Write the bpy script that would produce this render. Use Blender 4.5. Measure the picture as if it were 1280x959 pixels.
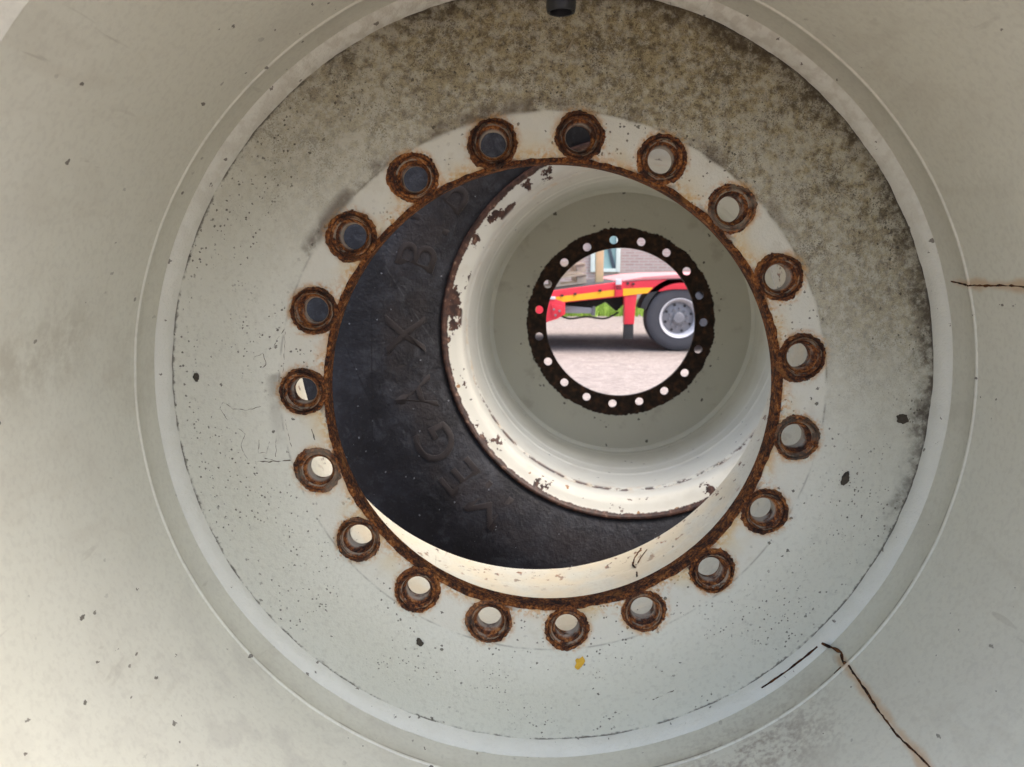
import bpy, bmesh, math, random
from math import sin, cos, pi, radians, hypot, atan2
from mathutils import Vector, Matrix, noise as mnoise

for o in list(bpy.data.objects):
    bpy.data.objects.remove(o)
S = bpy.context.scene
COL = S.collection
random.seed(7)

# ------------------------------------------------------------------ camera, sky, sun, exposure
CAM_Z = 1.06
cam_d = bpy.data.cameras.new('camera')
cam = bpy.data.objects.new('camera', cam_d)
COL.objects.link(cam)
cam.location = (0, 0, CAM_Z)
cam.rotation_euler = (pi / 2 - 0.1556, 0, 0.0052)
cam_d.sensor_width = 36
cam_d.lens = 950 / 1280 * 36
cam_d.clip_start = 0.02
cam_d.clip_end = 400
cam_d.dof.use_dof = True
cam_d.dof.focus_distance = 0.80
cam_d.dof.aperture_fstop = 13
S.camera = cam

SUN_EL, SUN_AZ = radians(62), radians(86)       # azimuth clockwise from +Y: from the right, so that light falls between the two wheels
world = bpy.data.worlds.new('World')
S.world = world
world.use_nodes = True
wn = world.node_tree
bg = wn.nodes['Background']
sky = wn.nodes.new('ShaderNodeTexSky')
sky.sky_type = 'NISHITA'
sky.sun_disc = False
sky.sun_elevation = SUN_EL
sky.sun_rotation = SUN_AZ
sky.air_density = 1.0
sky.dust_density = 6.0
sky.ozone_density = 1.0
wn.links.new(sky.outputs[0], bg.inputs[0])
bg.inputs[1].default_value = 0.15

sun_d = bpy.data.lights.new('sun', 'SUN')
sun_d.energy = 1.05
sun_d.angle = radians(80)
sun_d.color = (1.0, 0.985, 0.96)
sun = bpy.data.objects.new('sun', sun_d)
COL.objects.link(sun)
sdir = Vector((sin(SUN_AZ) * cos(SUN_EL), cos(SUN_AZ) * cos(SUN_EL), sin(SUN_EL)))
sun.rotation_euler = (-sdir).to_track_quat('-Z', 'Y').to_euler()

S.render.engine = 'CYCLES'
S.cycles.adaptive_threshold = .015
S.cycles.max_bounces = 7
S.cycles.diffuse_bounces = 5
S.cycles.glossy_bounces = 2
S.cycles.caustics_reflective = False
S.cycles.caustics_refractive = False
S.view_settings.view_transform = 'Standard'
S.view_settings.look = 'None'
S.view_settings.gamma = 1
S.view_settings.use_curve_mapping = False
S.view_settings.exposure = 1.92
S.view_settings.use_white_balance = True
S.view_settings.white_balance_temperature = 6800


# ------------------------------------------------------------------ node helper
class NT:
    def __init__(s, name):
        s.mat = bpy.data.materials.new(name)
        s.mat.use_nodes = True
        s.t = s.mat.node_tree
        s.b = s.t.nodes['Principled BSDF']
        s.tc = s.t.nodes.new('ShaderNodeTexCoord')
        s.P = s.tc.outputs['Object']
        sp = s.t.nodes.new('ShaderNodeSeparateXYZ')
        s.L(s.P, sp.inputs[0])
        s.x, s.y, s.z = sp.outputs

    def L(s, a, b):
        s.t.links.new(a, b)

    def put(s, sock, v):
        if isinstance(v, bpy.types.NodeSocket):
            s.L(v, sock)
        elif isinstance(v, (tuple, list)) and len(v) == 3 and sock.type == 'RGBA':
            sock.default_value = (*v, 1)
        else:
            sock.default_value = v

    def m(s, op, a, b=None, c=None, clamp=False):
        n = s.t.nodes.new('ShaderNodeMath')
        n.operation = op
        n.use_clamp = clamp
        s.put(n.inputs[0], a)
        if b is not None: s.put(n.inputs[1], b)
        if c is not None: s.put(n.inputs[2], c)
        return n.outputs[0]

    def add(s, a, b): return s.m('ADD', a, b)
    def sub(s, a, b): return s.m('SUBTRACT', a, b)
    def mul(s, *a):
        r = a[0]
        for k in a[1:]: r = s.m('MULTIPLY', r, k)
        return r
    def inv(s, a): return s.m('SUBTRACT', 1.0, a)
    def mx(s, a, b): return s.m('MAXIMUM', a, b)

    def ss(s, v, lo, hi):
        n = s.t.nodes.new('ShaderNodeMapRange')
        n.interpolation_type = 'SMOOTHSTEP'
        s.put(n.inputs[0], v)
        n.inputs[1].default_value = lo
        n.inputs[2].default_value = hi
        return n.outputs[0]

    def scaled(s, sx, sy, sz, off=(0, 0, 0)):
        n = s.t.nodes.new('ShaderNodeMapping')
        s.L(s.P, n.inputs[0])
        n.inputs['Scale'].default_value = (sx, sy, sz)
        n.inputs['Location'].default_value = off
        return n.outputs[0]

    def noise(s, scale, detail=4, rough=.55, dist=0, vec=None):
        n = s.t.nodes.new('ShaderNodeTexNoise')
        s.L(vec or s.P, n.inputs['Vector'])
        n.inputs['Scale'].default_value = scale
        n.inputs['Detail'].default_value = detail
        n.inputs['Roughness'].default_value = rough
        n.inputs['Distortion'].default_value = dist
        return n.outputs[0]

    def specks(s, scale, size, keep, vec=None):
        """scattered small spots: cells of a voronoi, a share `keep` of them, spots of different size"""
        n = s.t.nodes.new('ShaderNodeTexVoronoi')
        s.L(vec or s.P, n.inputs['Vector'])
        n.inputs['Scale'].default_value = scale
        sp = s.t.nodes.new('ShaderNodeSeparateColor')
        s.L(n.outputs['Color'], sp.inputs[0])
        k = s.m('GREATER_THAN', sp.outputs[0], 1 - keep)
        rad = s.m('MULTIPLY', sp.outputs[1], size)
        wob = s.mul(s.sub(s.noise(scale * 4, 1), .5), size * 2.2)
        d = s.m('ADD', n.outputs['Distance'], wob)
        return s.mul(k, s.m('GREATER_THAN', rad, d))

    def mix(s, f, a, b, mode='MIX'):
        n = s.t.nodes.new('ShaderNodeMix')
        n.data_type = 'RGBA'
        n.blend_type = mode
        s.put(n.inputs[0], f)
        s.put(n.inputs[6], a)
        s.put(n.inputs[7], b)
        return n.outputs[2]

    def ramp(s, f, *stops):
        n = s.t.nodes.new('ShaderNodeValToRGB')
        s.put(n.inputs[0], f)
        e = n.color_ramp.elements
        while len(e) < len(stops): e.new(0.5)
        for k, (p, c) in zip(e, stops):
            k.position = p
            k.color = (*c, 1)
        return n.outputs[0]

    def gauss(s, v, c, w):
        a = s.m('DIVIDE', s.sub(v, c), w)
        return s.m('POWER', 2.718, s.m('MULTIPLY', s.m('MULTIPLY', a, a), -1.0))

    def seg(s, ax, az, bx, bz):
        """distance in the xz plane to a segment"""
        dx, dz = bx - ax, bz - az
        l2 = dx * dx + dz * dz
        px, pz = s.sub(s.x, ax), s.sub(s.z, az)
        t = s.m('MULTIPLY', s.add(s.mul(px, dx), s.mul(pz, dz)), 1 / l2, clamp=True)
        ex, ez = s.sub(px, s.mul(t, dx)), s.sub(pz, s.mul(t, dz))
        return s.m('SQRT', s.add(s.mul(ex, ex), s.mul(ez, ez)))

    def rust(s, k=1.0):
        v = s.add(s.mul(s.noise(75, 5, .75), .6), s.mul(s.noise(330, 3, .65), .4))
        return s.ramp(v, (.40, (.018 * k, .009 * k, .006 * k)), (.465, (.065 * k, .024 * k, .012 * k)),
                      (.515, (.150 * k, .048 * k, .014 * k)), (.565, (.29 * k, .098 * k, .022 * k)), (.64, (.44 * k, .22 * k, .085 * k)))

    def bump(s, h, dist=.001, strength=1.0):
        n = s.t.nodes.new('ShaderNodeBump')
        n.inputs['Strength'].default_value = strength
        n.inputs['Distance'].default_value = dist
        s.put(n.inputs['Height'], h)
        s.L(n.outputs[0], s.b.inputs['Normal'])

    def out(s, col, rough=.5, spec=.5, metal=0.0):
        s.put(s.b.inputs['Base Color'], col)
        s.put(s.b.inputs['Roughness'], rough)
        s.b.inputs['Specular IOR Level'].default_value = spec
        s.b.inputs['Metallic'].default_value = metal
        return s.mat


def simple(name, col, rough=.5, metal=0.0, var=.25, scale=30, bump=0.0, spec=.5):
    n = NT(name)
    f = n.noise(scale, 6)
    c = n.mix(f, tuple(v * (1 - var) for v in col), tuple(min(1, v * (1 + var)) for v in col))
    if bump: n.bump(n.noise(scale * 4, 6), bump)
    return n.out(c, rough, spec, metal)


NH = 19
PH = radians(84.6)
DL = pi / NH
RB = .25


def polar(n):
    r = n.m('SQRT', n.add(n.mul(n.x, n.x), n.mul(n.z, n.z)))
    th = n.m('ARCTAN2', n.z, n.x)
    a = n.sub(th, PH - DL - 40 * DL)
    tl = n.sub(n.m('FLOORED_MODULO', a, 2 * DL), DL)
    px = n.sub(n.mul(r, n.m('COSINE', tl)), RB)
    pz = n.mul(r, n.m('SINE', tl))
    dh = n.m('SQRT', n.add(n.mul(px, px), n.mul(pz, pz)))
    return r, th, dh


PAINT_A, PAINT_B = (.585, .577, .480), (.67, .662, .575)


def mat_disc():
    n = NT('disc_paint')
    r, th, dh = polar(n)
    lo, mid, hi, vhi = n.noise(7, 3), n.noise(38, 4, .6), n.noise(190, 3, .6), n.noise(650, 2)
    c = n.mix(lo, PAINT_A, PAINT_B)
    c = n.mix(n.mul(n.ss(hi, .48, .72), .28), c, (.40, .38, .32))
    inner = n.inv(n.ss(n.add(r, n.mul(n.sub(mid, .5), .005)), .2705, .2745))
    # a cleaner, creamier ring where the hub was bolted on
    c = n.mix(n.mul(inner, .75), c, n.mix(mid, (.59, .565, .46), (.67, .65, .565)))
    c = n.mix(n.mul(inner, n.ss(mid, .55, .68), .22), c, (.42, .36, .24))
    outer = n.inv(inner)
    up = n.add(n.z, n.mul(n.x, .33))
    top = n.ss(n.add(up, n.mul(n.sub(lo, .5), .16)), -.03, .30)
    mott = n.ss(n.add(n.mul(n.noise(100, 4, .68), .7), n.mul(lo, .3)), .40, .58)
    dcol = n.ramp(n.add(n.mul(vhi, .45), n.mul(hi, .55)), (.38, (.070, .048, .020)), (.47, (.20, .155, .078)), (.56, (.35, .295, .165)))
    c = n.mix(n.mul(outer, top, n.add(n.add(.38, n.mul(n.ss(up, .15, .40), .16)), n.mul(mott, .42))), c, dcol)
    pits = n.ss(n.add(n.mul(vhi, .6), n.mul(mid, .4)), .54, .58)
    c = n.mix(n.mul(outer, n.ss(up, .0, .3), pits, .65), c, (.06, .045, .028))
    # grime packed against the weld, heavy at the top and on the right
    side = n.ss(n.add(n.add(n.z, n.mul(n.x, .75)), n.mul(n.sub(mid, .5), .2)), .02, .30)
    eg = n.mul(n.ss(n.add(r, n.mul(n.sub(mid, .5), .045)),   .358, .388), side, n.add(.35, n.mul(mott, .65)))
    c = n.mix(n.mul(eg, .9), c, (.055, .040, .026))
    ln = n.mul(n.ss(n.add(r, n.mul(n.sub(hi, .5), .006)), .3838, .3862), n.ss(mid, .40, .54))
    c = n.mix(n.mul(ln, .8), c, (.06, .05, .038))
    # dark smears just outside the clean ring
    band = n.mul(n.ss(r, .268, .276), n.inv(n.ss(r, .279, .290)))
    sm = n.mul(band, n.ss(n.noise(17, 5, .6), .47, .60), n.ss(n.sub(n.z, n.mul(n.x, .35)), .0, .2))
    c = n.mix(n.mul(sm, .75), c, (.10, .072, .05))
    # thin edge line of the hub seat
    el = n.mul(n.gauss(r, .2735, .0010), n.ss(mid, .42, .58), .45)
    c = n.mix(el, c, (.12, .10, .075))
    # specks
    sp = n.mul(n.specks(150, .26, .30), n.ss(n.noise(14, 2), .44, .60))
    sp2 = n.specks(48, .10, .25)
    sp3 = n.mul(n.specks(300, .34, .40), n.ss(n.noise(11, 2, .5, 0, n.scaled(1, 1, 1, (3, 1, 2))), .46, .58))
    c = n.mix(n.mul(n.mx(n.mx(sp, sp2), sp3), .85), c, (.07, .06, .045))
    # orange stain and rust
    h1 = n.inv(n.ss(n.add(r, n.mul(n.sub(mid, .5), .034)), .226, .246))
    h2 = n.inv(n.ss(n.add(dh, n.add(n.mul(n.sub(mid, .5), .026), n.mul(n.sub(hi, .5), .008))), .0235, .0305))
    st = n.mul(n.mx(n.mul(h1, .95), n.mul(h2, .85)), n.ss(n.add(n.mul(mid, .5), n.mul(hi, .5)), .42, .56))
    c = n.mix(st, c, n.mix(hi, (.60, .37, .13), (.50, .20, .04)))
    wob = n.add(n.mul(n.sub(mid, .5), .014), n.mul(n.sub(hi, .5), .006))
    rb = n.inv(n.ss(n.add(r, wob), .2262, .2292))
    rh = n.inv(n.ss(n.add(dh, n.mul(wob, .9)), .0226, .0236))
    drip = n.mul(n.inv(n.ss(n.add(r, n.mul(n.sub(mid, .5), .02)), .2290, .2330)), n.inv(n.ss(dh, .020, .036)))
    ru = n.mx(n.mx(rb, rh), drip)
    c = n.mix(ru, c, n.rust())
    # yellowed paint around the bore
    c = n.mix(n.mul(inner, n.inv(ru), n.inv(n.ss(n.add(r, n.mul(n.sub(lo, .5), .05)), .228, .262)), n.ss(n.noise(20, 3), .42, .62), .42), c, (.62, .46, .20))
    # paint left inside the bolt holes
    ins = n.mul(n.inv(n.ss(dh, .0168, .0174)), n.ss(n.y, .004, .008), n.ss(mid, .40, .56))
    c = n.mix(n.mul(ins, .8), c, (.50, .46, .38))
    n.bump(n.noise(260, 3, .75), .0009)
    return n.out(c, n.add(.48, n.mul(n.mx(ru, top), .32)), .35)


def mat_barrel():
    n = NT('barrel_paint')
    r, th, dh = polar(n)
    lo, mid, hi = n.noise(4, 3), n.noise(30, 4, .6), n.noise(200, 3)
    c = n.mix(lo, PAINT_A, PAINT_B)
    c = n.mix(n.mul(n.ss(n.noise(9, 4, .6), .45, .75), .20), c, (.45, .42, .36))
    c = n.mix(n.mul(n.ss(hi, .46, .66), .22), c, (.44, .42, .36))
    c = n.mix(n.mul(n.ss(n.noise(18, 4, .7, .4, n.scaled(1, .35, 1)), .52, .70), .22), c, (.42, .38, .30))
    # dusty smear on the left wall, dirty patches low down
    left = n.ss(n.mul(n.x, -1.0), .30, .38)
    sm = n.mul(left, n.gauss(n.sub(n.z, n.mul(n.y, .12)), .085, .035), n.ss(n.add(n.noise(26, 6, .7), 0), .40, .62), n.inv(n.ss(n.y, -.16, -.09)))
    c = n.mix(n.mul(sm, .42), c, (.30, .26, .19))
    sm2 = n.mul(left, n.gauss(n.z, .03, .10), n.ss(n.noise(22, 4, .65), .45, .7), .18)
    c = n.mix(sm2, c, (.38, .33, .25))
    bl = n.mul(n.gauss(n.x, .20, .07), n.inv(n.ss(n.z, -.30, -.27)), n.gauss(n.y, -.07, .05), n.ss(n.add(n.mul(mid, .6), n.mul(hi, .4)), .42, .60))
    c = n.mix(n.mul(bl, .65), c, (.22, .17, .14))
    bl2 = n.mul(n.gauss(n.x, -.25, .12), n.inv(n.ss(n.z, -.18, -.12)), n.ss(mid, .48, .66), n.inv(n.ss(n.y, .0, .01)), .25)
    c = n.mix(bl2, c, (.36, .34, .31))
    # band next to the weld is dustier
    bd = n.mul(n.ss(n.y, -.041, -.038), n.inv(n.ss(n.y, .0, .005)))
    c = n.mix(n.mul(bd, .12), c, (.42, .40, .33))
    seam = n.mul(n.gauss(n.y, -.0385, .0012), n.ss(mid, .38, .55), .75)
    c = n.mix(seam, c, (.16, .14, .11))
    # far side: cream, rust-stained
    far = n.ss(n.y, .03, .05)
    c = n.mix(n.mul(far, n.ss(n.noise(10, 5), .40, .62), .45), c, (.72, .58, .36))
    c = n.mix(n.mul(n.ss(n.y, .40, .52), n.ss(n.noise(60, 6, .6), .60, .64), .9), c, n.rust())
    # flecks of dirt, stretched a little along the wheel axis
    v = n.scaled(1, .55, 1)
    fl = n.mx(n.mul(n.specks(42, .10, .60, v), n.ss(n.noise(5, 2), .42, .55)), n.mul(n.specks(90, .16, .5, v), n.ss(n.noise(8, 2), .45, .6)))
    c = n.mix(n.mul(fl, .85), c, (.075, .062, .048))
    # faint scuffs
    sc = n.mul(n.ss(n.noise(22, 3, .6, .8, n.scaled(3.2, .35, .8)), .66, .70), n.ss(n.noise(6, 2), .48, .6), .35)
    c = n.mix(sc, c, (.30, .27, .22))
    orange = n.specks(17, .11, .10)
    c = n.mix(n.mul(orange, .8), c, (.40, .20, .06))
    # rust run beside the two cracks
    for a in (16.3, -42.4):
        d = n.mul(n.m('ABSOLUTE', n.sub(th, radians(a))), .396)
        k = n.mul(n.inv(n.ss(n.add(d, n.mul(n.sub(mid, .5), .016)), .0006, .0075)), n.inv(n.ss(n.y, -.03, -.01)))
        c = n.mix(n.mul(k, .6), c, (.50, .30, .14))
    n.bump(n.noise(140, 4, .6), .0003)
    return n.out(c, n.add(.42, n.mul(mid, .22)), .4)


def mat_weld():
    n = NT('weld_paint')
    r, th, dh = polar(n)
    hi = n.noise(160, 5)
    mid = n.noise(30, 5)
    c = n.mix(mid, (.60, .592, .51), (.69, .682, .61))
    c = n.mix(n.mul(n.ss(n.z, .05, .35), n.ss(n.noise(90, 3), .42, .62), .35), c, (.36, .31, .23))
    c = n.mix(n.mul(n.specks(120, .32, .14), .8), c, (.09, .07, .05))
    n.bump(n.noise(110, 4, .7), .0022)
    return n.out(c, .5, .35)


def mat_rust(name='rust_crust', k=1.0):
    n = NT(name)
    c = n.rust(k)
    h = n.noise(170, 5, .8)
    c = n.mix(n.mul(n.ss(n.noise(45, 4), .60, .72), .55), c, (.34 * k, .14 * k, .035 * k))
    n.bump(h, .0030)
    return n.out(c, .78, .25)


def mat_collar():
    n = NT('collar_rust')
    oi = n.t.nodes.new('ShaderNodeObjectInfo')
    va = n.t.nodes.new('ShaderNodeVectorMath')
    va.operation = 'ADD'
    sc = n.mul(oi.outputs['Random'], 9.0)
    n.L(n.P, va.inputs[0])
    n.L(sc, va.inputs[1])
    n.P = va.outputs[0]
    r = n.m('SQRT', n.add(n.mul(n.x, n.x), n.mul(n.z, n.z)))
    c = n.rust(1.30)
    mid = n.noise(110, 4, .7)
    rr = n.add(r, n.mul(n.sub(mid, .5), .0040))
    # dark grooves, orange outer skirt, bare worn seat at the mouth of the hole
    c = n.mix(n.mul(n.gauss(rr, .0198, .0009), .7), c, (.020, .010, .007))
    c = n.mix(n.mul(n.ss(rr, .0232, .0245), n.ss(mid, .45, .6), .7), c, (.36, .15, .04))
    c = n.mix(n.mul(n.inv(n.ss(rr, .0166, .0176)), n.ss(n.noise(70, 3), .45, .56), .8), c, (.42, .36, .27))
    c = n.mix(n.mul(n.gauss(rr, .0184, .0006), n.ss(n.noise(60, 3), .50, .58), .7), c, (.36, .29, .20))
    # some collars rusted less than others
    rnd = oi.outputs['Random']
    c = n.mix(n.mul(n.ss(rnd, .55, 1.0), n.ss(n.noise(45, 3), .42, .60), .6), c, (.30, .25, .185))
    c = n.mix(n.mul(n.inv(n.ss(rnd, .0, .4)), .45), c, (.040, .020, .013))
    n.bump(n.noise(230, 4, .8), .0035)
    return n.out(c, .72, .3)


def mat_disc_far():
    n = NT('far_disc_paint')
    r, th, dh = polar(n)
    lo, mid, hi = n.noise(5, 4), n.noise(32, 6, .65), n.noise(120, 5)
    c = n.mix(lo, (.53, .522, .445), (.61, .602, .52))
    c = n.mix(n.mul(n.specks(24, .16, .30), .85), c, (.05, .04, .03))
    c = n.mix(n.mul(n.gauss(r, .305, .012), n.specks(95, .36, .25), .9), c, (.025, .016, .012))
    c = n.mix(n.mul(n.ss(n.noise(13, 6, .6), .56, .72), .30), c, (.26, .22, .17))
    ru = n.inv(n.ss(n.add(r, n.add(n.mul(n.sub(mid, .5), .018), n.mul(n.sub(hi, .5), .012))), .2835, .2855))
    dark = n.ramp(n.noise(60, 6), (.35, (.016, .010, .007)), (.55, (.040, .021, .013)), (.72, (.10, .042, .02)))
    c = n.mix(ru, c, dark)
    n.bump(n.noise(100, 3), .0010)
    return n.out(c, n.add(.5, n.mul(ru, .3)), .35)


def mat_barrel_far():
    n = NT('far_barrel_paint')
    r, th, dh = polar(n)
    lo, mid, hi = n.noise(4, 4), n.noise(34, 6, .65), n.noise(170, 5)
    c = n.mix(lo, (.66, .655, .57), (.73, .725, .65))
    c = n.mix(n.mul(n.ss(n.noise(12, 6), .50, .72), .22), c, (.44, .39, .30))
    # chipped flange lip and rusty chips on the bead seat
    lip = n.ss(n.add(r, n.add(n.mul(n.sub(mid, .5), .012), n.mul(n.sub(hi, .5), .006))), .4345, .4362)
    ridge = n.mul(n.gauss(n.y, .454, .007), n.ss(n.add(n.noise(24, 6, .7), 0), .47, .53), n.ss(n.mul(n.z, -1.0), .05, .2))
    chip = n.mul(n.ss(n.y, .52, .535), n.ss(n.noise(13, 5, .65), .575, .59))
    chips = n.mx(n.mx(lip, ridge), chip)
    halo = n.mul(n.gauss(n.y, .455, .022), n.ss(mid, .48, .66), .35)
    c = n.mix(halo, c, (.58, .34, .12))
    c = n.mix(n.mul(n.ss(n.y, .41, .45), n.specks(34, .24, .12), .9), c, (.33, .15, .04))
    c = n.mix(chips, c, n.ramp(n.noise(70, 5), (.4, (.035, .018, .014)), (.6, (.10, .045, .03)), (.75, (.34, .22, .15))))
    c = n.mix(n.mul(n.specks(60, .20, .10), .8), c, (.06, .05, .04))
    n.bump(n.noise(80, 3), .0006)
    return n.out(c, n.add(.36, n.mul(mid, .2)), .45)


def mat_tyre():
    n = NT('tyre_rubber')
    r, th, dh = polar(n)
    lo, mid, hi = n.noise(6, 5, .6), n.noise(26, 6, .65), n.noise(150, 5)
    c = n.ramp(n.add(n.mul(lo, .6), n.mul(mid, .4)), (.38, (.005, .005, .007)), (.50, (.012, .012, .016)), (.62, (.034, .036, .045)))
    c = n.mix(n.mul(n.ss(n.noise(16, 5, .75, .6), .52, .66), .55), c, (.052, .054, .063))
    # brownish dusty belt along the lettering
    belt = n.mul(n.ss(r, .475, .505), n.inv(n.ss(r, .565, .60)), n.ss(n.noise(9, 4), .36, .58))
    c = n.mix(n.mul(belt, .55), c, (.034, .027, .027))
    c = n.mix(n.mul(n.ss(hi, .60, .75), .35), c, (.11, .11, .12))
    c = n.mix(n.mul(n.specks(60, .13, .30), .8), c, (.26, .27, .30))
    st = n.noise(30, 4, .6, 0, n.scaled(6, 1, .6))
    c = n.mix(n.mul(n.ss(st, .60, .72), .45), c, (.009, .009, .012))
    for a in ((.609, .049, .613, -.25), (.677, -.027, .61, -.18)):
        d = n.add(n.seg(*a), n.mul(n.sub(hi, .5), .006))
        k = n.inv(n.ss(d, .0006, .0026))
        c = n.mix(n.mul(k, .7), c, (.006, .006, .008))
    d = n.seg(.455, -.044, .576, .161)
    c = n.mix(n.mul(n.inv(n.ss(d, .0006, .002)), n.ss(mid, .4, .6), .3), c, (.16, .16, .17))
    n.bump(n.noise(70, 4, .7), .0030)
    return n.out(c, n.add(.42, n.mul(mid, .3)), .45)


M = {
    'disc': mat_disc(), 'barrel': mat_barrel(), 'weld': mat_weld(), 'rust': mat_rust(), 'collar': mat_collar(),
    'crack': mat_rust('crack_rust', .5), 'disc_far': mat_disc_far(), 'barrel_far': mat_barrel_far(), 'tyre': mat_tyre(),
    'letter': simple('letter_rubber', (.026, .020, .020), .55, 0, .35, 60, .0006),
    'rubber': simple('black_rubber', (.010, .010, .012), .5, 0, .3, 60, .0004),
    'crumb': simple('dirt_crumb', (.055, .045, .032), .9, 0, .4, 200, .001),
    'strand': simple('dirt_strand', (.13, .11, .08), .9, 0, .4, 300),
    'leaf': simple('yellow_flake', (.62, .36, .03), .6, 0, .3, 200, .0005),
    'straw': simple('dry_straw', (.33, .28, .19), .7, 0, .2, 100),
    'red': simple('red_paint', (.68, .030, .052), .40, 0, .12, 6),
    'red_sheen': simple('deck_red_sheen', (.55, .22, .23), .35, 0, .15, 5),  # red made paler, the reflective sheen of the top is in the colour
    'yellow': simple('yellow_stripe', (.90, .44, .015), .45, 0, .1, 20),
    'black': simple('black_steel', (.016, .016, .018), .55, 0, .3, 10),
    'steel': simple('grey_steel', (.36, .37, .40), .40, .3, .2, 12, .001),
    'rimwhite': simple('white_rim_paint', (.60, .60, .63), .35, 0, .08, 10),
    'rimgrey': simple('grey_hub_paint', (.21, .21, .225), .45, .2, .25, 20, .001),
    'ttyre': simple('trailer_tyre_rubber', (.050, .051, .060), .65, 0, .25, 12, .001),
    'wood': simple('pallet_wood', (.40, .33, .26), .8, 0, .3, 14, .001),
    'frame': simple('pale_window_frame', (.70, .76, .72), .5, 0, .08, 10),
    'post': simple('tan_post', (.55, .42, .24), .7, 0, .2, 10, .001),
    'pane_reflection': simple('dark_pane_reflection', (.06, .08, .11), .5, 0, .2, 10),
}


# ------------------------------------------------------------------ object helpers
def link(name, me, mat=None, parent=None, loc=None):
    o = bpy.data.objects.new(name, me)
    COL.objects.link(o)
    if mat: me.materials.append(M[mat] if isinstance(mat, str) else mat)
    if parent: o.parent = parent
    if loc is not None: o.location = loc
    return o


def empty(name, label, cat, loc=(0, 0, 0), group=None):
    o = bpy.data.objects.new(name, None)
    COL.objects.link(o)
    o.location = loc
    o.empty_display_size = .1
    return tag(o, label, cat, group)


def tag(o, label, cat, group=None):
    o['label'] = label
    o['category'] = cat
    if group: o['group'] = group
    return o


def finish(me, angle=35):
    bm = bmesh.new()
    bm.from_mesh(me)
    bmesh.ops.recalc_face_normals(bm, faces=bm.faces)
    bm.to_mesh(me)
    bm.free()
    me.polygons.foreach_set('use_smooth', [True] * len(me.polygons))
    me.set_sharp_from_angle(angle=radians(angle))
    me.update()
    return me


def mesh(name, v, f, angle=35):
    me = bpy.data.meshes.new(name)
    me.from_pydata(v, [], f)
    return finish(me, angle)


def lathe(name, prof, seg, fn=None, closed=True, angle=30):
    """turn a (y, r) profile about the Y axis"""
    v, f, n = [], [], len(prof)
    for i in range(seg):
        a = 2 * pi * i / seg
        for j, (y, r) in enumerate(prof):
            if fn: y, r = fn(y, r, a, j)
            v.append((r * cos(a), y, r * sin(a)))
    for i in range(seg):
        k = (i + 1) % seg
        for j in range(n if closed else n - 1):
            l = (j + 1) % n
            f.append((i * n + j, i * n + l, k * n + l, k * n + j))
    return mesh(name, v, f, angle)


def box_bm(bm, x0, x1, y0, y1, z0, z1):
    vs = [bm.verts.new(p) for p in ((x0, y0, z0), (x1, y0, z0), (x1, y1, z0), (x0, y1, z0), (x0, y0, z1), (x1, y0, z1), (x1, y1, z1), (x0, y1, z1))]
    for q in ((3, 2, 1, 0), (4, 5, 6, 7), (0, 1, 5, 4), (1, 2, 6, 5), (2, 3, 7, 6), (3, 0, 4, 7)):
        bm.faces.new([vs[i] for i in q])


def bm_mesh(name, bm, bevel=0.0, angle=30):
    if bevel:
        bmesh.ops.bevel(bm, geom=bm.edges[:], offset=bevel, segments=2, affect='EDGES', profile=.7)
    me = bpy.data.meshes.new(name)
    bm.to_mesh(me)
    bm.free()
    return finish(me, angle)


def box(name, x0, x1, y0, y1, z0, z1, mat, parent=None, bevel=.004):
    bm = bmesh.new()
    box_bm(bm, x0, x1, y0, y1, z0, z1)
    return link(name, bm_mesh(name, bm, bevel), mat, parent)


def prism(name, pts, y0, y1, mat, parent=None, bevel=.003):
    """extrude an xz outline along y"""
    bm = bmesh.new()
    a = [bm.verts.new((x, y0, z)) for x, z in pts]
    b = [bm.verts.new((x, y1, z)) for x, z in pts]
    n = len(pts)
    bm.faces.new(a)
    bm.faces.new(b[::-1])
    for i in range(n):
        bm.faces.new((a[i], b[i], b[(i + 1) % n], a[(i + 1) % n]))
    bmesh.ops.recalc_face_normals(bm, faces=bm.faces)
    return link(name, bm_mesh(name, bm, bevel), mat, parent)


def tube(pts, radii, seg=6):
    v, f = [], []
    pts = [Vector(p) for p in pts]
    for i, p in enumerate(pts):
        d = (pts[min(i + 1, len(pts) - 1)] - pts[max(i - 1, 0)]).normalized()
        u = d.cross(Vector((0.31, .9, .2))).normalized()
        w = d.cross(u)
        for k in range(seg):
            a = 2 * pi * k / seg
            q = p + (u * cos(a) + w * sin(a)) * radii[i]
            v.append(tuple(q))
    for i in range(len(pts) - 1):
        for k in range(seg):
            l = (k + 1) % seg
            f.append((i * seg + k, i * seg + l, (i + 1) * seg + l, (i + 1) * seg + k))
    f.append(tuple(range(seg))[::-1])
    f.append(tuple((len(pts) - 1) * seg + k for k in range(seg)))
    return v, f


def nz(*p):
    return mnoise.noise(Vector(p))


def smooth(x, a, b):
    t = max(0, min(1, (x - a) / (b - a)))
    return t * t * (3 - 2 * t)


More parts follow.
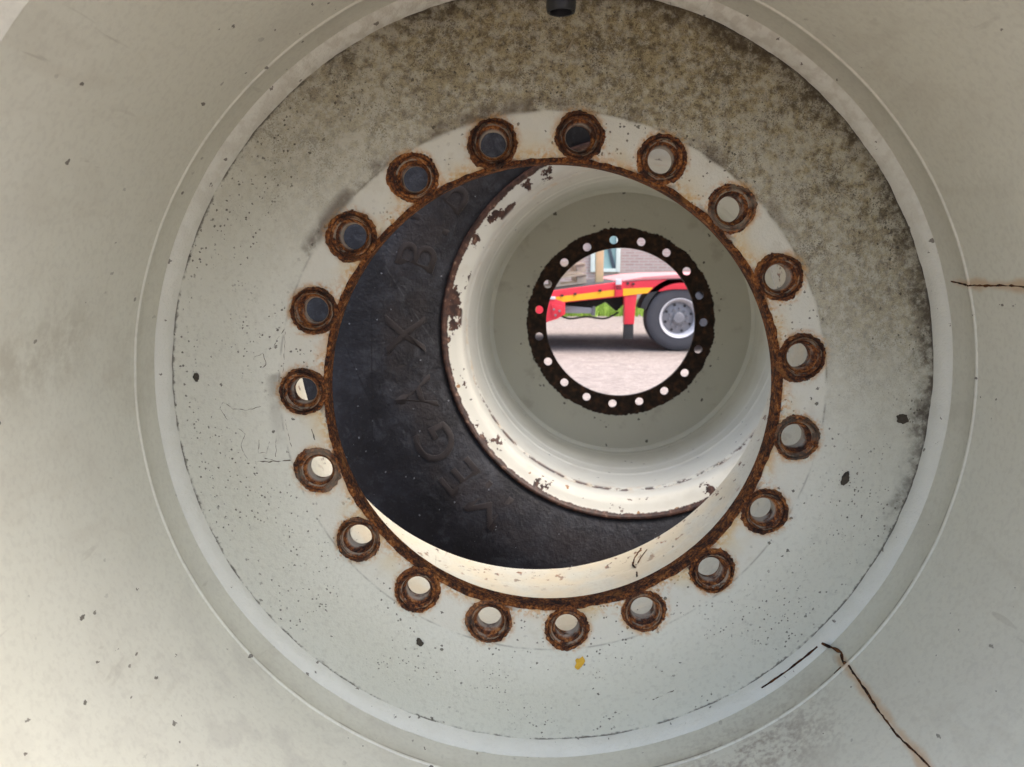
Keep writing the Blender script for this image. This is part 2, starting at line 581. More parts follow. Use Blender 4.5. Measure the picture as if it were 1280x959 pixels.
# ------------------------------------------------------------------ the setting
def ground():
    n = NT('paved_ground')
    lo, mid, hi = n.noise(.35, 3), n.noise(5, 4, .65), n.noise(18, 4, .8)
    c = n.mix(lo, (.165, .143, .136), (.22, .195, .186))
    c = n.mix(n.mul(n.ss(mid, .42, .65), .5), c, (.11, .093, .090))
    c = n.mix(n.mul(n.ss(hi, .52, .66), .55), c, (.31, .28, .276))
    c = n.mix(n.mul(n.ss(hi, .50, .36), .5), c, (.09, .075, .07))
    n.bump(hi, .012)
    m = n.out(c, .85, .3)
    N, R = 40, 120
    v = [(-R + 2 * R * i / N, -R + 2 * R * j / N, 0) for j in range(N + 1) for i in range(N + 1)]
    f = [(j * (N + 1) + i, j * (N + 1) + i + 1, (j + 1) * (N + 1) + i + 1, (j + 1) * (N + 1) + i) for j in range(N) for i in range(N)]
    o = link('ground', mesh('ground', v, f), m)
    o['kind'] = 'structure'


ground()


# ------------------------------------------------------------------ wheel parts
def dish(r):
    return .014 * smooth(r, .285, .386)


def disc_mesh(name, T=.020, RO=.390, RBORE=.2255):
    keys, V, F = {}, [], []

    def vi(p):
        k = (round(p[0], 6), round(p[1], 6), round(p[2], 6))
        if k not in keys:
            keys[k] = len(V)
            V.append(p)
        return keys[k]

    def quad(a, b, c, d):
        q = [vi(a), vi(b), vi(c), vi(d)]
        q2 = []
        for i in q:
            if i not in q2: q2.append(i)
        if len(q2) > 2: F.append(q2)

    N = 12
    r0, r1 = .2285, .292

    def pol(r, a, y): return (r * cos(a), y + dish(r), r * sin(a))
    per = []
    for i in range(N): per.append((-1 + 2 * i / N, -1))
    for i in range(N): per.append((1, -1 + 2 * i / N))
    for i in range(N): per.append((1 - 2 * i / N, 1))
    for i in range(N): per.append((-1, 1 - 2 * i / N))
    for k in range(NH):
        ph = PH - 2 * DL * k
        cx, cz = RB * cos(ph), RB * sin(ph)
        rings = {}
        B = []
        for (u, w) in per:
            r = r0 + (r1 - r0) * (w + 1) / 2
            a = ph + u * DL
            B.append((r * cos(a), r * sin(a)))
        D = []
        for (bx, bz) in B:
            l = hypot(bx - cx, bz - cz)
            D.append(((bx - cx) / l, (bz - cz) / l))

        def ring(rho, y): return [(cx + dx * rho, y, cz + dz * rho) for dx, dz in D]

        def blend(t, y, rho):
            o = []
            for (dx, dz), (bx, bz) in zip(D, B):
                x, z = cx + dx * rho, cz + dz * rho
                X, Z = x + (bx - x) * t, z + (bz - z) * t
                o.append((X, y + (dish(hypot(X, Z)) if t > .3 else 0), Z))
            return o
        layers = [blend(1, 0, .0165), blend(.6, 0, .0165), blend(.25, 0, .0165), ring(.0172, 0), ring(.0165, .0007),
                  ring(.0126, .0066), ring(.0125, .0075), ring(.0125, T - .001), ring(.0135, T), blend(.5, T, .0135), blend(1, T, .0135)]
        for A_, B_ in zip(layers, layers[1:]):
            for i in range(4 * N):
                j = (i + 1) % (4 * N)
                quad(A_[i], A_[j], B_[j], B_[i])
    seg = NH * N
    a0 = PH - DL

    def prof(P_):
        for (ra, ya), (rb, yb) in zip(P_, P_[1:]):
            for i in range(seg):
                a, b = a0 + 2 * pi * i / seg, a0 + 2 * pi * (i + 1) / seg
                quad(pol(ra, a, ya), pol(ra, b, ya), pol(rb, b, yb), pol(rb, a, yb))
    prof([(r1, 0), (.31, 0), (.33, 0), (.35, 0), (.37, 0), (RO, 0), (RO, T), (.37, T), (.33, T), (r1, T)])
    prof([(r0, 0), (RBORE + .0012, 0), (RBORE, .0015), (RBORE, T * .5), (RBORE, T - .001), (RBORE + .001, T), (r0, T)])
    return mesh(name, V, F, 40)


BARREL = [(-.425, .452), (-.421, .447), (-.408, .441), (-.397, .430), (-.390, .414), (-.382, .4085), (-.365, .4055), (-.352, .4045),
          (-.340, .4030), (-.3345, .4005), (-.330, .3965), (-.327, .3945), (-.322, .3950), (-.29, .3953), (-.25, .3953), (-.20, .3956), (-.15, .3958), (-.10, .396), (-.052, .3962),
          (-.0455, .3961), (-.0445, .3948), (-.0428, .3947), (-.0418, .3966), (-.040, .3976), (-.02, .3978), (.0, .3978), (.03, .3978),
          (.05, .3970), (.066, .3962), (.072, .3958), (.0745, .3972), (.085, .3976), (.15, .3976), (.238, .3977), (.243, .3974), (.247, .3990), (.26, .3993), (.300, .3994), (.304, .3990), (.309, .4014), (.322, .4018), (.38, .4020), (.440, .4022), (.447, .4020), (.453, .4048), (.460, .4062), (.468, .4056), (.478, .4044), (.50, .4038),
          (.522, .404), (.532, .406), (.539, .411), (.545, .419), (.551, .429), (.557, .437), (.562, .442), (.563, .446), (.559, .450),
          (.549, .449), (.540, .436), (.532, .424), (.52, .418), (.44, .417), (.40, .414), (.36, .410), (.0, .410), (-.30, .410), (-.325, .415), (-.335, .419),
          (-.375, .421), (-.388, .430), (-.398, .446), (-.411, .455)]

TY = [(.552, .448), (.556, .452), (.561, .460), (.568, .472), (.577, .490), (.586, .515), (.593, .545), (.598, .58), (.600, .62), (.599, .66), (.593, .71),
      (.578, .77), (.556, .82), (.528, .865), (.495, .897), (.45, .915), (.35, .924), (.20, .929), (.07, .930)]
TYRE = [(.50, .4195)] + TY + [(.14 - y, r) for y, r in TY[-2::-1]] + [(-.37, .4225), (-.30, .425), (.40, .425)]


def tyre_y(r):
    for (ya, ra), (yb, rb) in zip(TY, TY[1:]):
        if ra <= r <= rb: return ya + (yb - ya) * (r - ra) / (rb - ra)
    return .6


def barrel_fn(y, r, a, j):
    return y, r + .0010 * nz(cos(a) * 2, sin(a) * 2, y * 5) + .0004 * nz(cos(a) * 9, sin(a) * 9, y * 12)


def tyre_mesh(flat=None):
    me = lathe('tyre', TYRE, 160, None, True, 40)
    if flat:
        for v in me.vertices:
            if v.co.z < -flat: v.co.z = -flat + .0005 * nz(*v.co)
    return me


def collar_mesh(k):
    seg = 84
    prof = [(.0158, .0022), (.0165, .0000), (.0172, -.0020), (.0184, -.0030), (.0193, -.0020), (.0203, -.0016), (.0213, -.0036), (.0226, -.0036), (.0236, -.0020), (.0243, .0010)]
    v, f, n = [], [], len(prof)
    off = 11.3 * k
    bulge = random.uniform(0, 2 * pi)
    amp = random.uniform(.0004, .0046)
    thick = random.uniform(.55, 1.35)
    wide = random.uniform(-.0022, .0006)
    for i in range(seg):
        a = 2 * pi * i / seg
        ca, sa = cos(a), sin(a)
        lump = max(0, cos(a - bulge)) ** 3 * amp + wide + .0014 * nz(ca * 1.6 + off, sa * 1.6, 1) + .0015 * nz(ca * 5 + off, sa * 5, 2) + .0016 * nz(ca * 12 + off, sa * 12, 4)
        for j, (rho, y) in enumerate(prof):
            t = j / (n - 1)
            rr = rho + lump * t ** 2 + .0006 * nz(ca * 6 + off, sa * 6, j * .9) * (0.2 + t)
            yy = y * thick * (1 + .7 * nz(ca * 2.2, sa * 2.2 + off, j * .5) + .5 * nz(ca * 9, sa * 9 + off, j * .7)) if y < 0 else y
            v.append((rr * ca, yy, rr * sa))
    for i in range(seg):
        q = (i + 1) % seg
        for j in range(n - 1):
            f.append((i * n + j, i * n + j + 1, q * n + j + 1, q * n + j))
    return mesh('bolt_collar', v, f, 50)


def bore_rust_mesh():
    seg = 520
    v, f = [], []
    for i in range(seg):
        a = 2 * pi * i / seg
        ca, sa = cos(a), sin(a)
        w = .0022 + .0020 * (nz(ca * 7, sa * 7, 3) + .3) + .0013 * nz(ca * 26, sa * 26, 5)
        w = max(.0009, w)
        h = .0012 + .0008 * nz(ca * 14, sa * 14, 8)
        jit = .0004 * nz(ca * 30, sa * 30, 9)
        for (r, y) in ((.2249, .0195 + jit), (.2247 + jit, .010), (.2249, .001), (.2257, -h * .9), (.2262 + w * .5, -h), (.2264 + w, -h * .6), (.2268 + w, .0008)):
            v.append((r * ca, y, r * sa))
    n = 7
    for i in range(seg):
        q = (i + 1) % seg
        for j in range(n - 1):
            f.append((i * n + j, i * n + j + 1, q * n + j + 1, q * n + j))
    return mesh('bore_rust', v, f, 50)


# ------------------------------------------------------------------ near wheel
AX, AY, AZ = .0364, .7503, CAM_Z - .1288
near = empty('wheel', 'pale grey wheel nearest the camera with nineteen rusty bolt holes', 'wheel', (AX, AY, 0))
OFF = (0, 0, AZ)
disc = link('disc', disc_mesh('disc'), 'disc', near, OFF)
barrel = link('barrel', lathe('barrel', BARREL, 288, barrel_fn), 'barrel', near, OFF)
tyre1 = link('tyre', tyre_mesh(), 'tyre', near, OFF)


def weld_fn(y, r, a, j):
    ca, sa = cos(a), sin(a)
    k = .0008 * nz(ca * 28, sa * 28, j * .5) + .0011 * nz(ca * 9, sa * 9, j * .3) + .0006 * nz(ca * 60, sa * 60, j * .6)
    return y - abs(k) * .4 + k * .5, r - k


link('weld_bead', lathe('weld_bead', [(.0155, .3862), (.0118, .3876), (.0078, .3892), (.0045, .3912), (.0020, .3934), (.0000, .3958), (-.0012, .3988), (.012, .400)], 420, weld_fn, True, 60), 'weld', near, OFF)
for k in range(NH):
    ph = PH - 2 * DL * k
    link('bolt_collar', collar_mesh(k), 'collar', disc, (RB * cos(ph), 0, RB * sin(ph)))
link('bore_rust', bore_rust_mesh(), 'rust', disc)


def on_barrel(a, y, lift=0.0):
    r = .396
    for (ya, ra), (yb, rb) in zip(BARREL[:26], BARREL[1:26]):
        if ya <= y <= yb: r = ra + (rb - ra) * (y - ya) / (yb - ya)
    return ((r - lift) * cos(a), y, (r - lift) * sin(a))


def crack(path, rad, seed, lift=0.0):
    """path of (angle deg, y, r or None)"""
    pts, rr = [], []
    for (a0, y0, r0), (a1, y1, r1) in zip(path, path[1:]):
        L_ = max(abs(a1 - a0) * .0069, abs(y1 - y0))
        n = max(3, int(L_ / .004))
        for i in range(n):
            t = i / n
            a, y = a0 + (a1 - a0) * t, y0 + (y1 - y0) * t
            a += .12 * nz(y * 40 + seed, a * 3, 1) + .14 * nz(y * 300 + seed, a * 19, 2)
            if r0 is None:
                pts.append(on_barrel(radians(a), y, -.15 * rad))
            else:
                r = r0 + (r1 - r0) * t + .0006 * nz(a * 3, seed, 0) + .3 * rad
                pts.append((r * cos(radians(a)), y, r * sin(radians(a))))
            rr.append(rad * max(.40, .68 + .5 * nz(a * 9, y * 300, seed)))
    v, f = tube(pts, rr, 7)
    o = link('rust_crack', mesh('rust_crack', v, f, 60), 'crack', barrel)
    return o


crack([(16.5, -.012, None), (16.0, -.035, None), (16.2, -.06, None), (16.3, -.17, None), (16.5, -.31, None)], .0015, 1)
crack([(-42.9, .003, .3925), (-41.6, -.022, .3968), (-42.3, -.034, .3972), (-42.0, -.046, .394)], .0021, 2)
crack([(-42.0, -.046, None), (-42.7, -.118, None), (-42.9, -.15, None), (-42.2, -.20, None), (-41.6, -.31, None)], .0018, 3)
crack([(-54.6, .0045, .3912), (-49, .0042, .3914), (-43.2, .0035, .3918)], .0016, 4)
crack([(-44.4, -.041, .3955), (-42.2, -.040, .3955)], .0008, 5)
crack([(-63.2, .515, .4035), (-65.6, .490, .4035), (-66.6, .470, .4038), (-66.0, .445, .4045), (-66.8, .410, .4005)], .0020, 6)
crack([(-62.0, .500, .4035), (-64.3, .480, .4037), (-65.6, .462, .4040)], .0013, 7)

# valve hanging from the top of the barrel
vparts = [((.393, 0), (.012)), ]
def rod(name, prof, mat, parent, loc, seg=40):
    v, f, n = [], [], len(prof)
    for i in range(seg):
        a = 2 * pi * i / seg
        for z, r in prof: v.append((r * cos(a), r * sin(a), z))
    for i in range(seg):
        q = (i + 1) % seg
        for j in range(n - 1): f.append((i * n + j, i * n + j + 1, q * n + j + 1, q * n + j))
    return link(name, mesh(name, v, f, 35), mat, parent, loc)


valve = rod('valve_stem', [(.012, .018), (.003, .019), (-.004, .0185), (-.010, .0125), (-.030, .0118), (-.0715, .0114), (-.0745, .0108), (-.0752, .0098), (-.0748, .0088), (-.060, .0082), (-.059, .0004)],
            'rubber', near, (-.002, -.13, AZ + .3945))

# strands of dried dirt on the disc, left of the bolt holes
STR = [[(-0.2926, -0.013), (-0.3095, -0.0168), (-0.3225, -0.0159), (-0.3333, -0.0093), (-0.3375, -0.0169), (-0.3322, -0.0225), (-0.3282, -0.033)],
       [(-0.318, -0.0358), (-0.3118, -0.0415), (-0.3172, -0.055), (-0.3105, -0.0684)],
       [(-0.2962, -0.0473), (-0.2988, -0.0607), (-0.2894, -0.0607), (-0.286, -0.0492)],
       [(-0.2791, -0.0415), (-0.2802, -0.0645)], [(-0.303, -0.0704), (-0.286, -0.0694), (-0.2653, -0.0684)],
       [(-0.269, -0.0263), (-0.2639, -0.0568)], [(-0.2647, 0.0669), (-0.2785, 0.0467)], [(-0.2649, 0.0632), (-0.2686, 0.0226)],
       [(-0.2974, 0.0374), (-0.288, 0.0411), (-0.2858, 0.03), (-0.2925, 0.0245)], [(-0.2424, -0.0357), (-0.24, -0.0472)],
       [(.112, -.3375), (.1369, -.3243)], [(-.2915, -.066), (-.284, -.068)], [(.062, -.372), (.095, -.366)]]
V, F = [], []
for k, s in enumerate(STR):
    pts, rr = [], []
    for (x0, z0), (x1, z1) in zip(s, s[1:]):
        n = max(3, int(hypot(x1 - x0, z1 - z0) / .0015))
        for i in range(n + 1):
            t = i / n
            x, z = x0 + (x1 - x0) * t, z0 + (z1 - z0) * t
            x += .0012 * nz(x * 200, z * 200, k)
            z += .0012 * nz(x * 200, z * 200, k + 9)
            if pts and (Vector((x, 0, z)) - Vector((pts[-1][0], 0, pts[-1][2]))).length < 2e-4: continue
            pts.append((x, dish(hypot(x, z)) + .0001, z))
            big = .0009 if k in (4, 9, 10, 11) else .00042
            rr.append(max(.00008, big * (.5 + .9 * nz(x * 260, z * 260, k))))
    v, f = tube(pts, rr, 5)
    b = len(V)
    V += v
    F += [tuple(i + b for i in q) for q in f]
o = link('dirt_strands', mesh('dirt_strands', V, F, 60), 'strand', disc)
o['kind'] = 'stuff'


def crumb_mesh(sx, sz, h, seed, name='dirt_crumb'):
    bm = bmesh.new()
    bmesh.ops.create_icosphere(bm, subdivisions=3, radius=1)
    for v in bm.verts:
        c = v.co.copy()
        k = 1 + .55 * nz(c.x * 1.3 + seed, c.y * 1.3, c.z * 1.3) + .25 * nz(c.x * 4 + seed, c.y * 4, c.z * 4)
        v.co = Vector((c.x * sx * k, c.y * h * k, c.z * sz * k))
    return bm_mesh(name, bm, 0, 50)


for x, z, sx, sz, rot, lab in ((.2993, -.0867, .0042, .0062, .5, 'dark dirt crumb stuck between the right bolt holes and the weld, lower one'),
                               (.3558, -.0265, .0060, .0048, .2, 'dark dirt crumb with rusty halo close to the weld on the right'),
                               (-.1381, -.2655, .0040, .0034, .9, 'small dark dirt crumb below the lower left bolt holes'),
                               (-.3609, .0154, .0030, .0042, 0, 'small dark dirt crumb near the left weld of the disc')):
    o = link('dirt_crumb', crumb_mesh(sx, sz, .0022, x * 70), 'crumb', None, (AX + x, AY + dish(hypot(x, z)) - .0006, AZ + z))
    o.rotation_euler = (0, rot, 0)
    tag(o, lab, 'dirt', 'dirt crumbs on the disc')
o = link('leaf_flake', crumb_mesh(.0042, .0060, .0010, 31, 'leaf_flake'), 'leaf', None, (AX + .0313, AY - .0006, AZ - .2878))
o.rotation_euler = (0, .4, 0)
tag(o, 'small bright yellow flake on the disc under the lowest bolt holes', 'leaf')
for (x0, z0, x1, z1), lab in zip(((.0183, .3402, .0091, .3235), (.0104, .3163, -.0049, .3096), (-.0415, .3247, -.0474, .3034)),
                                 ('pale straw sliver slanting below the black valve', 'short curved pale straw lying nearly level below the valve', 'upright pale straw on the dirty disc left of the valve')):
    pts = [(x0 + (x1 - x0) * t, dish(.33) - .0004, z0 + (z1 - z0) * t - .0012 * sin(pi * t)) for t in (0, .2, .4, .6, .8, 1)]
    v, f = tube(pts, [.0003, .0009, .0012, .0012, .0009, .0003], 6)
    o = link('straw', mesh('straw', v, f), 'straw', None, (AX, AY, AZ))
    tag(o, lab, 'straw', 'straws stuck to the disc')

# ------------------------------------------------------------------ second wheel, standing behind, seen through the bore
yw, ti = .0904, -.0277
nv = Vector((sin(yw) * cos(ti), cos(yw) * cos(ti), sin(ti)))
C2 = Vector((.317, 2.3184, CAM_Z - .1763)) + nv * .020
ly = -nv
lx = ly.cross(Vector((0, 0, 1))).normalized()
lz = lx.cross(ly)
base_h = C2.z / lz.z
far = empty('wheel', 'second wheel standing behind, black tyre with raised lettering around a pale rim', 'wheel')
far.matrix_world = Matrix(((lx.x, ly.x, lz.x, 0), (lx.y, ly.y, lz.y, 0), (lx.z, ly.z, lz.z, 0), (0, 0, 0, 1)))
far.location = C2 - lz * base_h
OFF2 = (0, 0, base_h)
link('disc', disc_mesh('disc'), 'disc_far', far, OFF2)['label'] = 'grey disc with a dark rusty ring of bolt holes'
link('barrel', lathe('barrel', BARREL, 240, barrel_fn), 'barrel_far', far, OFF2)['label'] = 'pale rim with chipped rusty lip'
link('weld_bead', lathe('weld_bead', [(.032, .3850), (.036, .3885), (.040, .3925), (.043, .3985), (.030, .400)], 240, None, True, 60), 'barrel_far', far, OFF2)
tyre2 = link('tyre', tyre_mesh(base_h - .004), 'tyre', far, OFF2)


def letter(ch, psi, size=.130, rm=.534):
    """one raised letter on the sidewall; psi = angle as seen from in front of the tyre"""
    cu = bpy.data.curves.new('letter', 'FONT')
    cu.body = ch
    cu.size = size
    cu.align_x = 'CENTER'
    cu.resolution_u = 6
    cu.extrude = .0008
    cu.bevel_depth = .0007
    cu.bevel_resolution = 1
    to = bpy.data.objects.new('tmp_letter', cu)
    COL.objects.link(to)
    bpy.context.view_layer.update()
    me = bpy.data.meshes.new_from_object(to.evaluated_get(bpy.context.evaluated_depsgraph_get()))
    bpy.data.objects.remove(to)
    me.materials.clear()
    bm = bmesh.new()
    bm.from_mesh(me)
    bmesh.ops.remove_doubles(bm, verts=bm.verts, dist=1e-6)
    bmesh.ops.triangulate(bm, faces=bm.faces)
    for v in bm.verts:
        r = rm + v.co.y - size * .36
        p = psi - v.co.x / rm               # clockwise reading direction
        a = pi - p                          # seen from the +y side x is mirrored
        v.co = Vector((r * cos(a), tyre_y(r) + v.co.z + .0004, r * sin(a)))
    bm.to_mesh(me)
    bm.free()
    finish(me, 30)
    o = link('letter', me, 'letter', tyre2)
    o['label'] = 'raised letter ' + ch
    return o


for ch, d in zip('MEGAXBIB', (-128.5, -139, -150, -163.5, 180.5, 160.5, 151.5, 143)):
    letter(ch, radians(d))


# ------------------------------------------------------------------ trailer seen through the second bore
TX, TYY = 0, 9.3
tr = empty('trailer', 'red low loader trailer with yellow stripe parked behind the wheels', 'trailer', (2.0, TYY, 0))
def Lc(p): return [(x - 2.0, z + CAM_Z) for x, z in p]
# side beam: rises from the neck on the left to the wheel deck on the right
prism('side_beam', Lc([(-.9, -.46), (.40, -.325), (1.234, -.215), (1.60, -.185), (2.4, -.165), (5.6, -.165), (5.6, -.30), (1.90, -.30), (1.62, -.345), (1.32, -.385), (.45, -.475), (-.9, -.63)]), 0, .10, 'red', tr, .006)
prism('deck_edge', Lc([(1.25, -.200), (1.55, -.150), (1.9, -.125), (2.4, -.115), (5.6, -.115), (5.6, -.160), (2.4, -.160), (1.6, -.180), (1.25, -.208)]), -.01, 2.4, 'red_sheen', tr, .004)
prism('deck_floor', Lc([(-.9, -.455), (.40, -.320), (1.234, -.210), (1.234, -.24), (.40, -.35), (-.9, -.485)]), .101, 2.4, 'black', tr, .003)
s1 = prism('yellow_stripe', Lc([(.42, -.402), (1.195, -.305), (1.195, -.382), (.42, -.470)]), -.004, -.001, 'yellow', tr, 0)
s2 = prism('yellow_stripe', Lc([(1.30, -.292), (1.66, -.278), (1.60, -.345), (1.32, -.378), (1.30, -.378)]), -.004, -.001, 'yellow', tr, 0)
prism('plate_clamp', Lc([(1.20, -.19), (1.285, -.18), (1.285, -.385), (1.20, -.395)]), -.022, -.001, 'red', tr, .004)
box('clamp_plate', -.795, -.722, -.03, -.0225, CAM_Z - .245, CAM_Z - .175, 'rimwhite', tr, .003)
for z in (-.262, -.285):
    box('clamp_slot', -.79, -.725, -.028, -.0225, CAM_Z + z - .012, CAM_Z + z, 'black', tr, .002)
box('bolt_eye', -.66, -.63, -.012, .0, CAM_Z - .245, CAM_Z - .215, 'black', tr, .004)
# support leg
prism('support_leg', Lc([(1.315, -.37), (1.475, -.33), (1.455, -.55), (1.445, -.725), (1.325, -.725), (1.325, -.5)]), .005, .14, 'red', tr, .006)
prism('leg_foot', Lc([(1.33, -.726), (1.44, -.726), (1.445, -.91), (1.325, -.91)]), .015, .125, 'black', tr, .008)
# shadow under the chassis, ram, bracket
prism('underframe_shadow', Lc([(.40, -.40), (1.40, -.33), (1.40, -.50), (1.30, -.60), (1.16, -.48), (1.02, -.55), (.40, -.63)]), .55, .75, 'black', tr, .005)  # black underframe slab standing in for the shadow under the chassis
prism('ram', Lc([(.585, -.505), (.955, -.535), (.955, -.605), (.585, -.600)]), .18, .30, 'steel', tr, .012)
prism('ram_head', Lc([(.945, -.515), (.985, -.515), (.985, -.63), (.945, -.63)]), .16, .32, 'rimgrey', tr, .006)
prism('ramp_bracket', Lc([(.30, -.30), (.44, -.40), (.60, -.46), (.60, -.60), (.50, -.66), (.34, -.71), (.20, -.73)]), -.02, .09, 'red', tr, .008)
prism('gusset', Lc([(.43, -.47), (.56, -.50), (.56, -.58), (.44, -.63)]), -.040, -.0205, 'red', tr, .006)
box('lamp', -1.60, -1.52, -.035, -.0205, CAM_Z - .42, CAM_Z - .385, 'rimwhite', tr, .004)
for x, z in ((.72, -.355), (1.02, -.315), (1.42, -.235), (.56, -.375)):
    box('rope_hook', x - 2.015, x - 1.985, -.03, -.0005, CAM_Z + z - .012, CAM_Z + z + .012, 'black', tr, .003)
for x, z in ((.46, -.54), (.53, -.56), (.48, -.61)):
    box('bracket_bolt', x - 2.012, x - 1.988, -.052, -.041, CAM_Z + z - .012, CAM_Z + z + .012, 'rimgrey', tr, .003)
hv, hf = tube([(-1.5 + .8 * t, .40, .46 - .09 * sin(pi * t) - .03 * sin(3 * pi * t)) for t in [i / 14 for i in range(15)]], [.012] * 15, 7)
link('air_hose', mesh('air_hose', hv, hf, 60), 'rubber', tr)
# axles with wheels
def arc(cx, cz, r, a0, a1, n): return [(cx + r * cos(radians(a0 + (a1 - a0) * i / n)), cz + r * sin(radians(a0 + (a1 - a0) * i / n))) for i in range(n + 1)]


wt_t = lathe('tyre', [(-.14, .245), (-.15, .26), (-.152, .33), (-.145, .375), (-.13, .398), (-.10, .405), (.10, .405), (.13, .398), (.145, .375), (.15, .26), (.14, .245)], 72, None, True, 30)
wt_r = lathe('rim', [(-.150, .246), (-.156, .244), (-.155, .236), (-.145, .226), (-.118, .216), (-.085, .205), (-.05, .195), (-.04, .19), (-.04, .10), (.10, .10), (.10, .245)], 72, None, True, 30)
wt_d = lathe('hub', [(-.055, .198), (-.060, .17), (-.072, .14), (-.080, .10), (-.082, .075), (-.118, .070), (-.128, .058), (-.130, .002), (-.03, .002), (-.03, .198)], 48, None, False, 30)
bm = bmesh.new()
bmesh.ops.create_cone(bm, cap_ends=True, segments=10, radius1=.020, radius2=.014, depth=.03)
bmesh.ops.rotate(bm, verts=bm.verts, cent=(0, 0, 0), matrix=Matrix.Rotation(pi / 2, 3, 'X'))
nut_me = bm_mesh('wheel_nut', bm)
bm = bmesh.new()
bmesh.ops.create_cone(bm, cap_ends=True, segments=12, radius1=.017, radius2=.017, depth=.012)
bmesh.ops.rotate(bm, verts=bm.verts, cent=(0, 0, 0), matrix=Matrix.Rotation(pi / 2, 3, 'X'))
vent_me = bm_mesh('vent_hole', bm)
for me_, m_ in ((vent_me, 'black'), (wt_t, 'ttyre'), (wt_r, 'rimwhite'), (wt_d, 'rimgrey'), (nut_me, 'rimgrey')): me_.materials.append(M[m_])
for i, x in enumerate((0.0, 1.12, 2.24)):
    ty = link('tyre', wt_t, None, tr, (x, .17, .408))
    rm = link('rim', wt_r, None, tr, (x, .17, .408))
    hb = link('hub', wt_d, None, tr, (x, .17, .408))
    for k in range(8):
        a = 2 * pi * k / 8 + .3
        link('vent_hole', vent_me, None, hb, (.165 * cos(a), -.0655, .165 * sin(a)))
    for k in range(10):
        a = 2 * pi * k / 10 + .2
        link('wheel_nut', nut_me, None, hb, (.112 * cos(a), -.085, .112 * sin(a)))
    pts = arc(x, .408, .500, 12, 166, 22) + arc(x, .408, .425, 166, 12, 22)
    prism('mudguard', pts, .0, .36, 'black', tr, .004)
    prism('arch_blackout', arc(x, .408, .498, 12, 166, 24), .365, .375, 'black', tr, .001)  # added black sheet, keeps bright background from showing under the mudguard
box('axle_beam', -.1, 2.5, .5, .62, .36, .48, 'black', tr)
for x in (1.12, 2.24):
    link('tyre', wt_t, None, tr, (x, 2.2, .408))

# ------------------------------------------------------------------ behind the trailer
def brick_mat():
    n = NT('pale_brick')
    b = n.t.nodes.new('ShaderNodeTexBrick')
    mp = n.t.nodes.new('ShaderNodeMapping')
    mp.inputs['Rotation'].default_value = (pi / 2, 0, 0)
    n.L(n.P, mp.inputs[0])
    n.L(mp.outputs[0], b.inputs['Vector'])
    b.inputs['Color1'].default_value = (.56, .40, .38, 1)
    b.inputs['Color2'].default_value = (.46, .31, .29, 1)
    b.inputs['Mortar'].default_value = (.56, .52, .50, 1)
    b.inputs['Scale'].default_value = 1
    b.inputs['Mortar Size'].default_value = .010
    b.inputs['Brick Width'].default_value = .22
    b.inputs['Row Height'].default_value = .068
    c = n.mix(n.mul(n.ss(n.noise(1.5, 5, .7), .3, .7), .6), b.outputs[0], (.50, .40, .38))
    n.bump(n.inv(b.outputs['Fac']), .006)
    return n.out(c, .85, .3)


bw = empty('brick_building', 'pale brick building behind the red trailer', 'building', (2.0, 18.0, 0))
wall = box('wall', -9, 14, 0, .3, 0, 5.0, brick_mat(), bw, .01)
wo = link('window', bpy.data.meshes.new('window'), None, bw)
bpy.data.objects.remove(wo)
win = box('window', -.255, .42, -.012, -.002, .93, 2.4, simple('teal_pane', (.30, .46, .46), .12, 0, .2, 3), bw, 0)
box('frame', -.26, -.16, -.06, -.013, .88, 2.42, 'frame', win)
box('frame', .33, .43, -.06, -.013, .88, 2.42, 'frame', win)
box('frame', -.159, .329, -.055, -.013, .88, .96, 'frame', win)
box('frame', -.159, .329, -.055, -.013, 2.34, 2.42, 'frame', win)
prism('pane_reflection', [(.02, 1.9), (.08, 1.9), (.33, .97), (.25, .97)], -.04, -.014, 'pane_reflection', win)  # dark diagonal reflection in the glazing, modelled as a bar
box('roof', -9.4, 14.4, -.5, 6, 5.0, 5.3, 'rimgrey', bw)

box('stake', -.955, -.855, .75, .85, .80, 1.75, 'post', tr, .008)

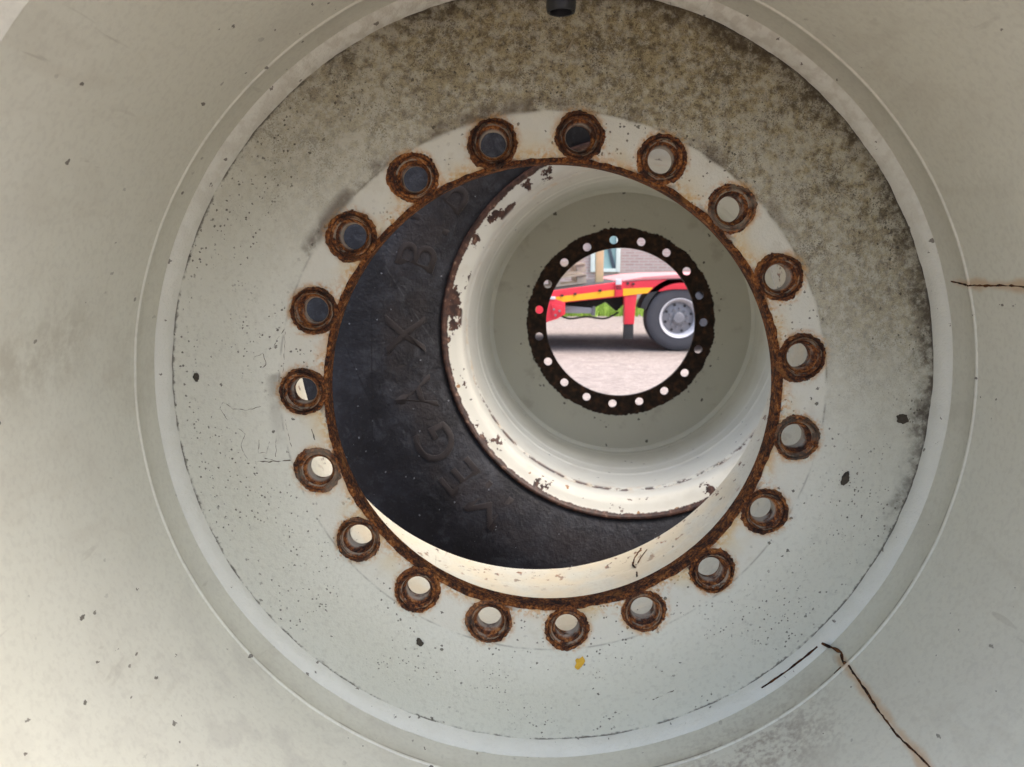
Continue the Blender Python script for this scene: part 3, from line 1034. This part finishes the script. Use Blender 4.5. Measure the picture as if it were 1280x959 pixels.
# stack of pallets
bms = {}
def bmesh_box(name, a):
    bm = bmesh.new()
    box_bm(bm, *a)
    me = bm_mesh(name, bm, .003)
    me.materials.append(M['wood'])
    return me


tb = bmesh_box('board', (-.40, .40, -.05, .05, 0, .022))
bl = bmesh_box('block', (-.06, .06, -.05, .05, 0, .078))
ordn = ('lowest', 'second lowest', 'third from the deck', 'fourth from the deck', 'topmost')
SL = atan2(.11, .834)
for k in range(5):
    d = .010 + k * .1435
    p = empty('pallet', 'wooden pallet stacked on the trailer deck, ' + ordn[k], 'pallet', (.53 - sin(SL) * d, 10.55, CAM_Z - .303 + cos(SL) * d), 'pallets stacked on the trailer deck')
    p.rotation_euler = (0, -SL, random.uniform(-.03, .03))
    for y in (-.5, 0, .5):
        link('board', tb, None, p, (0, y, 0))
        for x in (-.34, 0, .34):
            link('block', bl, None, p, (x, y, .0225))
    for y in (-.52, -.26, 0, .26, .52):
        link('board', tb, None, p, (0, y, .101))

# grass verge along the wall
def grass():
    n = NT('verge_grass')
    n.bump(n.noise(40, 4), .02)
    m = n.out(n.mix(n.noise(3, 5), (.16, .28, .03), (.28, .42, .07)), .7, .3)
    rnd = random.Random(3)
    v, f = [], []
    for _ in range(16000):
        x, y = rnd.uniform(-4, 9), rnd.uniform(15.6, 17.9)
        h = rnd.uniform(.10, .32)
        a = rnd.uniform(0, pi)
        w = .012
        dx, dy = rnd.uniform(-.1, .1), rnd.uniform(-.1, .1)
        b = len(v)
        v += [(x - w * cos(a), y - w * sin(a), 0), (x + w * cos(a), y + w * sin(a), 0), (x + dx * .4 + w * .6 * cos(a), y + dy * .4, h * .6), (x + dx, y + dy, h), (x + dx * .4 - w * .6 * cos(a), y + dy * .4, h * .6)]
        f += [(b, b + 1, b + 2, b + 4), (b + 4, b + 2, b + 3)]
    me = bpy.data.meshes.new('grass')
    me.from_pydata(v, [], f)
    o = link('grass', me, m)
    o['kind'] = 'stuff'
    tag(o, 'bright green grass along the foot of the brick wall', 'grass')


grass()
